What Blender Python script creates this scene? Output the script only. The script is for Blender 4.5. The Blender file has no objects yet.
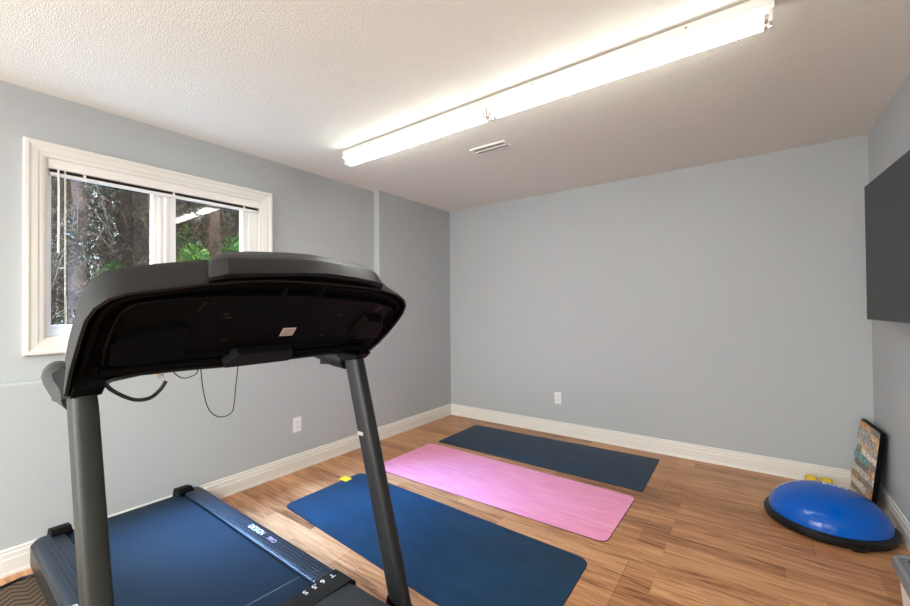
import bpy, bmesh, math, random
from mathutils import Vector, Matrix
S = bpy.context.scene
C = S.collection
random.seed(7)

# ------------------------------------------------------------------ camera
F = Vector((-0.59314912, 0.80502092, 0.01074443))
R = Vector((0.80497791, 0.59323707, -0.00896389))
U = Vector((-0.01359011, -0.00333211, 0.9999021))
U = R.cross(F).normalized(); R = F.cross(U).normalized()
cam = bpy.data.cameras.new('camera')
camo = bpy.data.objects.new('camera', cam); C.objects.link(camo)
m = Matrix((R, U, -F)).transposed().to_4x4()
m.translation = Vector((2.93914, -3.890017, 1.284976))
camo.matrix_world = m
cam.sensor_width = 36; cam.lens = 403.73 * 36 / 910; cam.clip_start = 0.05
S.camera = camo

# ------------------------------------------------------------------ world, sun, exposure
w = bpy.data.worlds.new('sky'); S.world = w; w.use_nodes = True
bg = w.node_tree.nodes['Background']
bg.inputs[0].default_value = (0.78, 0.90, 1.0, 1); bg.inputs[1].default_value = .95
sun = bpy.data.lights.new('sun', 'SUN'); sun.energy = 2.5; sun.angle = 0.01; sun.color = (1, .95, .85)
suno = bpy.data.objects.new('sun', sun); C.objects.link(suno)
suno.rotation_euler = Vector((-0.62, 0.35, -0.72)).to_track_quat('-Z', 'Y').to_euler()
ar = bpy.data.lights.new('rear_wall_fill', 'AREA'); ar.shape = 'RECTANGLE'; ar.size = 3.0; ar.size_y = 2.0; ar.energy = 52; ar.color = (.98, 1.0, 1.0)  # fill lamp added behind the camera, no glazing is built there
aro = bpy.data.objects.new('rear_wall_fill', ar); C.objects.link(aro); aro.location = (1.3, -6.05, 1.25); aro.rotation_euler = (math.radians(90), 0, math.radians(-32))
a2 = bpy.data.lights.new('rear_overhead_fill', 'AREA'); a2.shape = 'RECTANGLE'; a2.size = 2.4; a2.size_y = .3; a2.energy = 60; a2.color = (.98, 1.0, .98)  # second added fill, high up behind the camera, without any fixture
a2o = bpy.data.objects.new('rear_overhead_fill', a2); C.objects.link(a2o); a2o.location = (2.35, -5.6, 2.36)
# added blue fill lamp in place of sky, aimed steeply down through the window
a3 = bpy.data.lights.new('window_fill', 'AREA'); a3.shape = 'RECTANGLE'; a3.size = 1.7; a3.size_y = 4.2; a3.energy = 1300; a3.color = (.28, .54, 1.0)
a3o = bpy.data.objects.new('window_fill', a3); C.objects.link(a3o); a3o.location = (-1.12, -3.7, 5.0); a3o.rotation_euler = Vector((1.75, 1.1, -4.9)).to_track_quat('-Z', 'Y').to_euler(); a3.spread = 1.6
TUBE = 6.5            # emission of the fluorescent tubes
S.view_settings.view_transform = 'Standard'; S.view_settings.look = 'None'
S.view_settings.exposure = 1.44; S.view_settings.gamma = 1; S.view_settings.use_curve_mapping = False
S.cycles.max_bounces = 12; S.cycles.diffuse_bounces = 8; S.cycles.transparent_max_bounces = 16
S.cycles.sample_clamp_indirect = 4.0
S.cycles.use_denoising = True

# ------------------------------------------------------------------ materials
def mat(name, col, rough=.5, metal=0, bump=None, spec=.5, var=None, coat=0, emit=None, aniso=None, sheen=0):
    """bump=(scale, strength, distance); var=(scale, amount)"""
    M = bpy.data.materials.new(name); M.use_nodes = True
    nt = M.node_tree; b = nt.nodes['Principled BSDF']
    b.inputs['Base Color'].default_value = (*col, 1)
    b.inputs['Roughness'].default_value = rough; b.inputs['Metallic'].default_value = metal
    b.inputs['Specular IOR Level'].default_value = spec
    b.inputs['Coat Weight'].default_value = coat
    if sheen: b.inputs['Sheen Weight'].default_value = sheen
    if emit: b.inputs['Emission Color'].default_value = (*emit[0], 1); b.inputs['Emission Strength'].default_value = emit[1]
    tc = nt.nodes.new('ShaderNodeTexCoord')
    if var:
        n = nt.nodes.new('ShaderNodeTexNoise'); n.inputs['Scale'].default_value = var[0]; n.inputs['Detail'].default_value = 6
        nt.links.new(tc.outputs['Object'], n.inputs['Vector'])
        r = nt.nodes.new('ShaderNodeMapRange'); r.inputs[1].default_value = .3; r.inputs[2].default_value = .7
        r.inputs[3].default_value = 1 - var[1]; r.inputs[4].default_value = 1 + var[1]
        nt.links.new(n.outputs['Fac'], r.inputs[0])
        x = nt.nodes.new('ShaderNodeVectorMath'); x.operation = 'SCALE'; x.inputs[0].default_value = col
        nt.links.new(r.outputs[0], x.inputs['Scale']); nt.links.new(x.outputs[0], b.inputs['Base Color'])
    if bump:
        n = nt.nodes.new('ShaderNodeTexNoise'); n.inputs['Scale'].default_value = bump[0]; n.inputs['Detail'].default_value = 3
        nt.links.new(tc.outputs['Object'], n.inputs['Vector'])
        bn = nt.nodes.new('ShaderNodeBump'); bn.inputs['Strength'].default_value = bump[1]; bn.inputs['Distance'].default_value = bump[2]
        nt.links.new(n.outputs['Fac'], bn.inputs['Height']); nt.links.new(bn.outputs[0], b.inputs['Normal'])
    return M

M = {}
M['wall'] = mat('wall_paint', (.442, .466, .474), .6, bump=(120, .06, .002), spec=.3)
M['ceil'] = mat('popcorn_ceiling', (.80, .785, .715), .9, bump=(170, .8, .006), spec=.1)
M['trim'] = mat('trim_paint', (.755, .735, .685), .35)
M['vinyl'] = mat('window_vinyl', (.84, .84, .82), .3)
M['white'] = mat('white_enamel', (.82, .80, .76), .35)
M['outlet'] = mat('outlet_plastic', (.80, .80, .78), .3)
M['dark'] = mat('dark_slot', (.02, .02, .02), .6)
M['greyplast'] = mat('charcoal_plastic', (.018, .019, .018), .42, bump=(500, .15, .001), var=(30, .08))
M['shell'] = mat('shell_plastic', (.0065, .0068, .0068), .42, spec=.3, bump=(600, .15, .001))
M['black'] = mat('black_plastic', (.0015, .0015, .0017), .55, bump=(400, .2, .001), spec=.1)
M['black2'] = mat('black_plastic_panel', (.0028, .0028, .003), .5, bump=(400, .2, .001), spec=.12)
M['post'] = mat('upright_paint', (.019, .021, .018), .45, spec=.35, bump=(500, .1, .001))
M['postshade'] = mat('upright_paint_shaded', (.014, .015, .016), .4)  # same paint as the left upright, darkened for the shaded right one
M['belt'] = mat('belt_rubber', (.0015, .015, .036), .5, bump=(900, .25, .001), spec=.25)
M['beltline'] = mat('belt_line', (.12, .15, .17), .5)
M['rubber'] = mat('black_rubber', (.006, .006, .006), .45, spec=.3)
M['cable'] = mat('cable_black', (.008, .008, .008), .4)
M['sticker'] = mat('sticker_paper', (.75, .66, .63), .5)
M['stickink'] = mat('sticker_ink', (.25, .17, .15), .6)
M['decal'] = mat('decal_white', (.75, .80, .85), .4)
M['decalp'] = mat('decal_violet', (.45, .40, .62), .4)
M['silver'] = mat('silver_badge', (.6, .6, .58), .35, metal=.3)
M['matedge'] = mat('mat_edge', (.006, .012, .03), .6)
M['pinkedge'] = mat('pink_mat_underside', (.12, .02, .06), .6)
M['yellow'] = mat('yellow_tag', (.85, .62, .02), .5)
M['yellowd'] = mat('yellow_vinyl', (.80, .55, .02), .4)
M['dome'] = mat('blue_dome_vinyl', (.0, .085, .44), .06, spec=.4)
M['wand'] = mat('wand_plastic', (.75, .74, .70), .3)
M['binlid'] = mat('grey_lid_plastic', (.17, .19, .21), .45)
M['binbody'] = mat('bin_body_plastic', (.78, .74, .70), .4)
M['bark'] = mat('bark', (.075, .044, .029), .9, bump=(40, .8, .02), var=(9, .45))
M['twig'] = mat('twig_bark', (.11, .07, .042), .9, var=(5, .4))
M['ground'] = mat('forest_ground', (.10, .075, .045), .95, var=(3, .5), bump=(15, .8, .03))
M['metal'] = mat('zinc_metal', (.55, .55, .55), .35, metal=.8)
M['screenfr'] = mat('tv_frame', (.012, .012, .013), .3)
M['tv'] = mat('tv_screen_matte', (.030, .031, .033), .45, spec=.35)
M['siding'] = mat('outside_siding', (.4, .4, .38), .8)

def leafmat(name, c1, c2):
    m = bpy.data.materials.new(name); m.use_nodes = True; nt = m.node_tree; b = nt.nodes['Principled BSDF']
    tc = nt.nodes.new('ShaderNodeTexCoord'); n = nt.nodes.new('ShaderNodeTexNoise'); n.inputs['Scale'].default_value = 3.5
    nt.links.new(tc.outputs['Object'], n.inputs['Vector'])
    r = nt.nodes.new('ShaderNodeValToRGB'); r.color_ramp.elements[0].position = .38; r.color_ramp.elements[1].position = .62
    r.color_ramp.elements[0].color = (*c1, 1); r.color_ramp.elements[1].color = (*c2, 1)
    nt.links.new(n.outputs['Fac'], r.inputs[0]); nt.links.new(r.outputs[0], b.inputs['Base Color'])
    b.inputs['Roughness'].default_value = .45
    t = nt.nodes.new('ShaderNodeBsdfTranslucent'); nt.links.new(r.outputs[0], t.inputs[0])
    mx = nt.nodes.new('ShaderNodeMixShader'); mx.inputs[0].default_value = .35
    nt.links.new(b.outputs[0], mx.inputs[1]); nt.links.new(t.outputs[0], mx.inputs[2])
    nt.links.new(mx.outputs[0], nt.nodes['Material Output'].inputs[0]); return m
M['leaf'] = leafmat('conifer_foliage', (.018, .035, .014), (.07, .045, .022))
M['leafg'] = leafmat('shrub_foliage', (.05, .13, .02), (.17, .34, .06))

def glassmat():
    m = bpy.data.materials.new('window_glass'); m.use_nodes = True; nt = m.node_tree
    nt.nodes.remove(nt.nodes['Principled BSDF'])
    g = nt.nodes.new('ShaderNodeBsdfGlossy'); g.inputs['Roughness'].default_value = 0
    t = nt.nodes.new('ShaderNodeBsdfTransparent'); fr = nt.nodes.new('ShaderNodeFresnel'); fr.inputs[0].default_value = 1.5
    ml = nt.nodes.new('ShaderNodeMath'); ml.operation = 'MULTIPLY'; ml.inputs[1].default_value = 1.8; ml.use_clamp = True
    nt.links.new(fr.outputs[0], ml.inputs[0])
    ge = nt.nodes.new('ShaderNodeNewGeometry'); iv = nt.nodes.new('ShaderNodeMath'); iv.operation = 'SUBTRACT'; iv.inputs[0].default_value = 1
    nt.links.new(ge.outputs['Backfacing'], iv.inputs[1]); m2 = nt.nodes.new('ShaderNodeMath'); m2.operation = 'MULTIPLY'
    nt.links.new(ml.outputs[0], m2.inputs[0]); nt.links.new(iv.outputs[0], m2.inputs[1]); ml = m2
    mx = nt.nodes.new('ShaderNodeMixShader'); nt.links.new(ml.outputs[0], mx.inputs[0])
    nt.links.new(t.outputs[0], mx.inputs[1]); nt.links.new(g.outputs[0], mx.inputs[2])
    nt.links.new(mx.outputs[0], nt.nodes['Material Output'].inputs[0]); return m
M['glass'] = glassmat()
def tubemat():
    m = bpy.data.materials.new('lit_tube'); m.use_nodes = True; b = m.node_tree.nodes['Principled BSDF']
    b.inputs['Base Color'].default_value = (.9, .9, .9, 1)
    b.inputs['Emission Color'].default_value = (.98, 1, .935, 1); b.inputs['Emission Strength'].default_value = TUBE
    return m
M['tube'] = tubemat()

def floormat():
    m = bpy.data.materials.new('oak_laminate'); m.use_nodes = True; nt = m.node_tree; L = nt.links; N = nt.nodes.new
    b = nt.nodes['Principled BSDF']; tc = N('ShaderNodeTexCoord')
    def brick(wd, h, mort, off, freq=2):
        k = N('ShaderNodeTexBrick'); k.inputs['Scale'].default_value = 1; k.inputs['Brick Width'].default_value = wd
        k.inputs['Row Height'].default_value = h; k.inputs['Mortar Size'].default_value = mort
        k.inputs['Mortar Smooth'].default_value = 0; k.inputs['Bias'].default_value = 0
        k.offset = off; k.offset_frequency = freq; k.squash = 1
        k.inputs['Color1'].default_value = (0, 0, 0, 1); k.inputs['Color2'].default_value = (1, 1, 1, 1)
        k.inputs['Mortar'].default_value = (.5, .5, .5, 1)
        L.new(tc.outputs['Object'], k.inputs['Vector']); return k
    A = brick(1.21, .192, .0011, .37, 3); B = brick(.85, .096, .0, .41, 3)
    # grain, shifted from strip to strip
    mp = N('ShaderNodeMapping'); mp.inputs['Scale'].default_value = (1.6, 20, 1)
    off = N('ShaderNodeVectorMath'); off.operation = 'SCALE'; off.inputs['Scale'].default_value = 7.0
    L.new(B.outputs['Color'], off.inputs[0])
    ad = N('ShaderNodeVectorMath'); ad.operation = 'ADD'; L.new(tc.outputs['Object'], ad.inputs[0]); L.new(off.outputs[0], ad.inputs[1])
    L.new(ad.outputs[0], mp.inputs['Vector'])
    n1 = N('ShaderNodeTexNoise'); n1.inputs['Scale'].default_value = 1.7; n1.inputs['Detail'].default_value = 7; n1.inputs['Distortion'].default_value = 1.6
    L.new(mp.outputs[0], n1.inputs['Vector'])
    mp2 = N('ShaderNodeMapping'); mp2.inputs['Scale'].default_value = (3, 90, 1); L.new(ad.outputs[0], mp2.inputs['Vector'])
    n2 = N('ShaderNodeTexNoise'); n2.inputs['Scale'].default_value = 1.5; n2.inputs['Detail'].default_value = 4; L.new(mp2.outputs[0], n2.inputs['Vector'])
    def math_(op, a, b_):
        x = N('ShaderNodeMath'); x.operation = op
        for i, v in enumerate((a, b_)):
            if isinstance(v, (int, float)): x.inputs[i].default_value = v
            else: L.new(v, x.inputs[i])
        return x.outputs[0]
    s = math_('MULTIPLY', n1.outputs['Fac'], .62)
    s = math_('ADD', s, math_('MULTIPLY', n2.outputs['Fac'], .22))
    s = math_('ADD', s, math_('MULTIPLY', B.outputs['Color'], .14))
    s = math_('ADD', s, math_('MULTIPLY', A.outputs['Color'], .08))
    cr = N('ShaderNodeValToRGB'); e = cr.color_ramp.elements
    e[0].position = .34; e[0].color = (.15, .055, .020, 1)
    e[1].position = .74; e[1].color = (.64, .35, .175, 1)
    q = e.new(.47); q.color = (.36, .155, .064, 1); q = e.new(.58); q.color = (.50, .245, .112, 1)
    L.new(s, cr.inputs[0])
    mx = N('ShaderNodeMix'); mx.data_type = 'RGBA'; L.new(A.outputs['Fac'], mx.inputs[0]); L.new(cr.outputs[0], mx.inputs[6])
    mx.inputs[7].default_value = (.14, .07, .035, 1)
    L.new(mx.outputs[2], b.inputs['Base Color'])
    b.inputs['Roughness'].default_value = .36; b.inputs['Specular IOR Level'].default_value = .35
    bn = N('ShaderNodeBump'); bn.inputs['Strength'].default_value = .12; bn.inputs['Distance'].default_value = .002
    L.new(s, bn.inputs['Height']); L.new(bn.outputs[0], b.inputs['Normal'])
    return m
M['floor'] = floormat()

def yogamat(name, c1, c2, rough, sc=(6, 40), sheen=0):
    m = bpy.data.materials.new(name); m.use_nodes = True; nt = m.node_tree; L = nt.links; N = nt.nodes.new
    b = nt.nodes['Principled BSDF']; tc = N('ShaderNodeTexCoord')
    mp = N('ShaderNodeMapping'); mp.inputs['Scale'].default_value = (sc[0], sc[1], 1); L.new(tc.outputs['Object'], mp.inputs[0])
    n = N('ShaderNodeTexNoise'); n.inputs['Scale'].default_value = 1; n.inputs['Detail'].default_value = 5; n.inputs['Distortion'].default_value = .8
    L.new(mp.outputs[0], n.inputs['Vector'])
    r = N('ShaderNodeValToRGB'); r.color_ramp.elements[0].position = .35; r.color_ramp.elements[1].position = .65
    r.color_ramp.elements[0].color = (*c1, 1); r.color_ramp.elements[1].color = (*c2, 1)
    L.new(n.outputs['Fac'], r.inputs[0]); L.new(r.outputs[0], b.inputs['Base Color'])
    b.inputs['Roughness'].default_value = rough; b.inputs['Specular IOR Level'].default_value = .3
    n3 = N('ShaderNodeTexNoise'); n3.inputs['Scale'].default_value = 260; L.new(tc.outputs['Object'], n3.inputs['Vector'])
    bn = N('ShaderNodeBump'); bn.inputs['Strength'].default_value = .3; bn.inputs['Distance'].default_value = .001
    L.new(n3.outputs['Fac'], bn.inputs['Height']); L.new(bn.outputs[0], b.inputs['Normal']); return m
M['navy'] = yogamat('navy_mat_top', (.0012, .022, .052), (.002, .033, .076), .42, (5, 12))
M['navy2'] = yogamat('navy_mat_top_far', (.005, .024, .056), (.006, .033, .074), .48, (5, 12))
M['pink'] = yogamat('pink_mat_top', (.80, .27, .45), (.88, .36, .54), .45, (4, 45))

def railmat():
    m = mat('rail_dotted_plastic', (.005, .014, .028), .36, spec=.5)
    nt = m.node_tree; L = nt.links; N = nt.nodes.new; b = nt.nodes['Principled BSDF']; tc = N('ShaderNodeTexCoord')
    v = N('ShaderNodeTexVoronoi'); v.inputs['Scale'].default_value = 62; v.inputs['Randomness'].default_value = .15
    L.new(tc.outputs['Object'], v.inputs['Vector'])
    r = N('ShaderNodeMapRange'); r.inputs[1].default_value = .2; r.inputs[2].default_value = .4; r.inputs[3].default_value = 1; r.inputs[4].default_value = 0
    L.new(v.outputs['Distance'], r.inputs[0])
    bn = N('ShaderNodeBump'); bn.inputs['Strength'].default_value = .7; bn.inputs['Distance'].default_value = .004
    L.new(r.outputs[0], bn.inputs['Height']); L.new(bn.outputs[0], b.inputs['Normal']); return m
M['rail'] = railmat()
M['railside'] = mat('rail_side_plastic', (.012, .014, .016), .4)

def rugmat():
    m = mat('patterned_rug', (.2, .13, .07), .95)
    nt = m.node_tree; L = nt.links; N = nt.nodes.new; b = nt.nodes['Principled BSDF']; tc = N('ShaderNodeTexCoord')
    sp = N('ShaderNodeSeparateXYZ'); L.new(tc.outputs['Object'], sp.inputs[0])
    def mt(op, a, c=None):
        x = N('ShaderNodeMath'); x.operation = op
        for i, v in enumerate((a, c)):
            if v is None: continue
            if isinstance(v, (int, float)): x.inputs[i].default_value = v
            else: L.new(v, x.inputs[i])
        return x.outputs[0]
    z = mt('PINGPONG', mt('MULTIPLY', sp.outputs[1], 1.0), .045)       # chevrons
    s = mt('FRACT', mt('MULTIPLY', mt('ADD', sp.outputs[0], z), 24))
    cr = N('ShaderNodeValToRGB'); cr.color_ramp.interpolation = 'CONSTANT'; e = cr.color_ramp.elements
    e[0].position = 0; e[0].color = (.025, .015, .008, 1); e[1].position = .38; e[1].color = (.11, .065, .028, 1)
    q = e.new(.78); q.color = (.08, .07, .055, 1)
    L.new(s, cr.inputs[0]); L.new(cr.outputs[0], b.inputs['Base Color']); return m
M['rug'] = rugmat()

# ------------------------------------------------------------------ mesh helpers
class MB:
    def __init__(s): s.bm = bmesh.new(); s.mi = 0
    def face(s, vs):
        try: f = s.bm.faces.new(vs); f.material_index = s.mi; return f
        except ValueError: return None
    def box(s, x0, x1, y0, y1, z0, z1, bev=0):
        return s.prism([(x0, y0), (x1, y0), (x1, y1), (x0, y1)], z0, z1, bev)
    def prism(s, poly, z0, z1, bev=0, fn=None):
        a = [s.bm.verts.new((x, y, z0)) for x, y in poly]; b = [s.bm.verts.new((x, y, z1)) for x, y in poly]
        if fn:
            for v in a + b: v.co = Vector(fn(*v.co))
        fs = [s.face(list(reversed(a))), s.face(b)]
        for i in range(len(poly)):
            j = (i + 1) % len(poly); fs.append(s.face([a[i], a[j], b[j], b[i]]))
        if bev:
            es = list({e for f in fs if f for e in f.edges})
            bmesh.ops.bevel(s.bm, geom=es, offset=bev, segments=2, affect='EDGES', profile=.6)
        return s
    def sweep(s, loops, cap=True, closed=True):
        """loops: list of equal-length point lists"""
        V = [[s.bm.verts.new(p) for p in l] for l in loops]
        n = len(V[0])
        for a, b in zip(V, V[1:]):
            for i in range(n if closed else n - 1):
                j = (i + 1) % n; s.face([a[i], a[j], b[j], b[i]])
        if cap and closed: s.face(list(reversed(V[0]))); s.face(V[-1])
        return s
    def tube(s, pts, r, seg=8, cap=True):
        pts = [Vector(p) for p in pts]; rs = r if isinstance(r, (list, tuple)) else [r] * len(pts)
        loops = []; up = Vector((0, 0, 1))
        for i, p in enumerate(pts):
            t = (pts[min(i + 1, len(pts) - 1)] - pts[max(i - 1, 0)]).normalized()
            if abs(t.dot(up)) > .95: up = Vector((1, 0, 0))
            a = t.cross(up).normalized(); b = t.cross(a).normalized(); up = -b if abs(t.dot(b)) < .9 else up
            loops.append([p + rs[i] * (a * math.cos(k * 2 * math.pi / seg) + b * math.sin(k * 2 * math.pi / seg)) for k in range(seg)])
        return s.sweep(loops, cap)
    def lathe(s, prof, c, seg=48):
        """prof: (r, z)"""
        loops = [[(c[0] + r * math.cos(k * 2 * math.pi / seg), c[1] + r * math.sin(k * 2 * math.pi / seg), c[2] + z) for k in range(seg)] for r, z in prof]
        return s.sweep(loops, True)
    def build(s, name, mats, parent=None, loc=None, smooth=False):
        bm = s.bm; bmesh.ops.recalc_face_normals(bm, faces=bm.faces)
        o0 = Vector(parent['_o']) if parent is not None and '_o' in parent else Vector((0, 0, 0))
        if parent is None and loc is not None: o0 = Vector(loc)
        for v in bm.verts: v.co -= o0
        me = bpy.data.meshes.new(name); bm.to_mesh(me); bm.free()
        for k in (mats if isinstance(mats, (list, tuple)) else [mats]): me.materials.append(k)
        if smooth:
            for p in me.polygons: p.use_smooth = True
            try: me.set_sharp_from_angle(angle=math.radians(38))
            except Exception: pass
        o = bpy.data.objects.new(name, me); C.objects.link(o)
        if parent is not None: o.parent = parent; o['_o'] = tuple(o0)
        else: o.location = o0
        if parent is None: o['_o'] = tuple(o0)
        return o
def thing(name, label, cat, loc, group=None):
    o = bpy.data.objects.new(name, None); C.objects.link(o); o.location = loc; o.empty_display_size = .1
    o['_o'] = tuple(loc); return tag(o, label, cat, group)
def tag(o, label=None, cat=None, group=None, kind=None):
    if label: o['label'] = label
    if cat: o['category'] = cat
    if group: o['group'] = group
    if kind: o['kind'] = kind
    return o
def struct(o): o['kind'] = 'structure'; return o
def text(name, s, size, fn, mt, parent, ext=.0004, spacing=1.0):
    """flat lettering mapped to the world by fn(x, y, z)"""
    cu = bpy.data.curves.new('t', 'FONT'); cu.body = s; cu.size = size; cu.extrude = ext; cu.align_x = 'LEFT'; cu.space_character = spacing
    cu.resolution_u = 3
    to = bpy.data.objects.new('t', cu); C.objects.link(to)
    bpy.context.view_layer.update()
    me = bpy.data.meshes.new_from_object(to.evaluated_get(bpy.context.evaluated_depsgraph_get()))
    bpy.data.objects.remove(to); bpy.data.curves.remove(cu)
    o0 = Vector(parent['_o'])
    for v in me.vertices: v.co = Vector(fn(*v.co)) - o0
    me.materials.clear(); me.materials.append(mt); me.name = name
    o = bpy.data.objects.new(name, me); C.objects.link(o); o.parent = parent; return o

# ------------------------------------------------------------------ room shell
W = 3.59; H = 2.44; D = .07; YJ = -1.145; YB = -6.3; ZL = .928     # D: recess of the upper left wall, ZL: ledge
wy0, wy1, wz0, wz1 = -3.462, -2.290, 1.135, 2.100                    # window opening
struct(MB().box(-.3, W + .2, YB - .2, .2, -.12, 0).build('floor', M['floor']))
struct(MB().box(-.3, W + .2, YB - .2, .2, H, H + .15).build('ceiling', M['ceil']))
struct(MB().box(-.3, W + .2, 0, .2, 0, H).build('wall_back', M['wall']))
struct(MB().box(W, W + .2, YB, 0, 0, H).build('wall_right', M['wall']))
struct(MB().box(-.3, W + .2, YB - .2, YB, 0, H).build('wall_front', M['wall']))
b = MB()
b.box(-.3, 0, YJ, 0, 0, H)                       # flush part next to the corner
b.prism([(-.3, 0), (0, 0), (0, ZL - .008), (-.008, ZL), (-.3, ZL)], YB, YJ, fn=lambda x, y, z: (x, z, y))
b.box(-.3, -D, YB, wy0, ZL, H); b.box(-.3, -D, wy1, YJ, ZL, H)
b.box(-.3, -D, wy0, wy1, ZL, wz0); b.box(-.3, -D, wy0, wy1, wz1, H)
struct(b.build('wall_left', M['wall']))
def baseboard(name, fn, l0, l1):
    prof = [(0, 0), (.016, 0), (.016, .012), (.0135, .02), (.0135, .078), (.0115, .083), (.011, .106), (.007, .111), (.0085, .120), (.007, .127), (0, .128)]
    bb = MB(); bb.sweep([[fn(d, z, l) for d, z in prof] for l in (l0, l1)]); struct(bb.build(name, M['trim']))
baseboard('baseboard_left', lambda d, z, l: (d, l, z), YB, 0)
baseboard('baseboard_back', lambda d, z, l: (l, -d, z), 0, W)
baseboard('baseboard_right', lambda d, z, l: (W - d, l, z), YB, 0)

# ------------------------------------------------------------------ window
win = bpy.data.objects.new('window_1', None); C.objects.link(win); win.location = (-D, (wy0 + wy1) / 2, wz0); win['_o'] = tuple(win.location); struct(win)
# casing: a moulded profile swept round the opening
cw = .078
prof = [(0, 0), (0, .014), (.010, .017), (.020, .017), (.026, .022), (.050, .024), (.060, .030), (.074, .030), (.078, .024), (.078, 0)]
def ring(o, d): # offset outward o, depth d toward the room
    return [(-D + d, wy0 - o, wz0 - o), (-D + d, wy1 + o, wz0 - o), (-D + d, wy1 + o, wz1 + o), (-D + d, wy0 - o, wz1 + o)]
b = MB(); b.sweep([ring(o, d) for o, d in prof] + [ring(0, 0)], cap=False); b.build('window_casing', M['trim'], win)
def frame(b, y0, y1, z0, z1, wl, wr, wb, wt, x0, x1):
    b.box(x0, x1, y0, y0 + wl, z0, z1); b.box(x0, x1, y1 - wr, y1, z0, z1)
    b.box(x0, x1, y0 + wl, y1 - wr, z0, z0 + wb); b.box(x0, x1, y0 + wl, y1 - wr, z1 - wt, z1)
b = MB(); frame(b, wy0, wy1, wz0, wz1, .012, .012, .012, .012, -.26, -D + .004); b.build('window_jamb', M['trim'], win)
b = MB(); frame(b, wy0 + .012, wy1 - .012, wz0 + .012, wz1 - .012, .020, .034, .032, .03, -.215, -.105)
frame(b, wy0 + .016, wy1 - .016, wz0 + .016, wz1 - .016, .006, .06, .010, .02, -.22, -.098)
b.build('window_frame', M['vinyl'], win)
ym0, ym1 = -2.962, -2.862
g0, g1 = 1.207, 2.062
# fixed sash left, sliding sash right
b = MB(); frame(b, wy0 + .026, ym0 + .075, wz0 + .044, wz1 - .035, .008, .075, .028, .03, -.185, -.125)
b.box(-.125, -.118, ym0 + .028, ym0 + .042, wz0 + .044, wz1 - .035)
b.build('window_sash', M['vinyl'], win)
b = MB(); frame(b, ym0 + .056, wy1 - .035, wz0 + .042, wz1 - .035, .062, .085, .03, .03, -.160, -.108)
b.box(-.108, -.103, ym0 + .062, ym0 + .072, wz0 + .044, wz1 - .04)
b.box(-.108, -.100, wy1 - .060, wy1 - .052, wz0 + .044, wz1 - .04)
b.build('window_sash', M['vinyl'], win)
MB().box(-.158, -.154, wy0 + .03, ym0 + .03, wz0 + .05, wz1 - .05).build('glass_pane', M['glass'], win)
MB().box(-.136, -.132, ym0 + .09, wy1 - .10, wz0 + .05, wz1 - .05).build('glass_pane', M['glass'], win)

# raised mini blind: its own thing inside the recess
bl = thing('window_blind', 'white mini blind raised to the top of the window, cord and wand hanging left', 'blind', (-D, (wy0 + wy1) / 2, 1.99))
by0, by1 = wy0 + .014, wy1 - .014
MB().box(-D - .045, -D + .006, by0, by1, 2.048, 2.098, .003).build('headrail', M['white'], bl)
b = MB()
for k in range(9): b.box(-D - .036, -D - .008, by0 + .012, by1 - .012, 2.0325 + k * .0016, 2.0331 + k * .0016)
b.build('shaded_slats', M['dark'], bl)  # slats coloured dark to stand for the shaded gap
MB().box(-D - .038, -D - .004, by0 + .008, by1 - .008, 2.016, 2.031, .003).build('bottom_rail', M['white'], bl)
for y in (-3.30, -2.865, -2.415): MB().box(-D - .008, -D - .003, y - .006, y + .006, 2.012, 2.048).build('ladder_clip', M['white'], bl)
MB().tube([(-D - .002, -3.407, 2.05), (-D + .006, -3.407, 1.90), (-D + .008, -3.408, 1.598)], .0045, 6).build('wand', M['wand'], bl)
b = MB(); b.tube([(-D + .010, -3.384, 2.055), (-D + .012, -3.384, 1.4), (-D + .034, -3.384, 1.1), (-D + .036, -3.378, .76)], .0014, 5)
b.tube([(-D + .010, -3.380, 2.055), (-D + .014, -3.380, 1.4), (-D + .034, -3.378, 1.1), (-D + .038, -3.366, .752)], .0012, 5)
cd = b.build('lift_cord', M['wand'], bl)
MB().tube([(-D + .037, -3.372, .765), (-D + .037, -3.372, .74), (-D + .037, -3.372, .72)], [.003, .007, .008], 8).build('cord_tassel', M['wand'], cd)

# ------------------------------------------------------------------ ceiling light
lt = thing('ceiling_light', 'long white twin-tube fluorescent strip light running across the ceiling', 'ceiling light', (1.78, -1.965, H))
fx0, fx1, fy0, fy1, xm = .545, 3.015, -2.005, -1.915, 1.77
for a, c in ((fx0, xm - .002), (xm + .002, fx1)):
    b = MB()
    # channel: hung 4 mm below the ceiling, cross-section in y-z
    b.prism([(fy0, H - .006), (fy0, H - .048), (fy0 + .012, H - .060), (fy1 - .012, H - .060), (fy1, H - .048), (fy1, H - .006)], a, c, fn=lambda x, y, z: (z, x, y))
    b.box(a + .1, a + .16, fy0 + .02, fy1 - .02, H - .006, H); b.box(c - .16, c - .1, fy0 + .02, fy1 - .02, H - .006, H)
    hs = b.build('housing', M['white'], lt)
    for x in (a + .28, c - .28): MB().box(x - .004, x + .004, fy0 - .0006, fy0 + .001, H - .024, H - .018).build('screw_hole', M['dark'], hs)
    for y in (fy0 + .025, fy1 - .022):
        t = MB().tube([(a + .028, y, H - .082), (c - .028, y, H - .082)], .0165, 16).build('fluorescent_tube', M['tube'], lt, smooth=True)
        for x0_, x1_ in ((a + .012, a + .028), (c - .028, c - .012)):
            MB().tube([(x0_, y, H - .082), (x1_, y, H - .082)], .0172, 16).build('tube_cap', M['metal'], t, smooth=True)
        for x0_, x1_ in ((a, a + .014), (c - .014, c)):
            MB().box(x0_, x1_, y - .016, y + .016, H - .104, H - .040, .003).build('lamp_holder', M['white'], lt)
MB().box(xm - .02, xm + .02, fy0 - .001, fy1 + .001, H - .060, H - .006).build('joining_plate', M['white'], lt)
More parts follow.
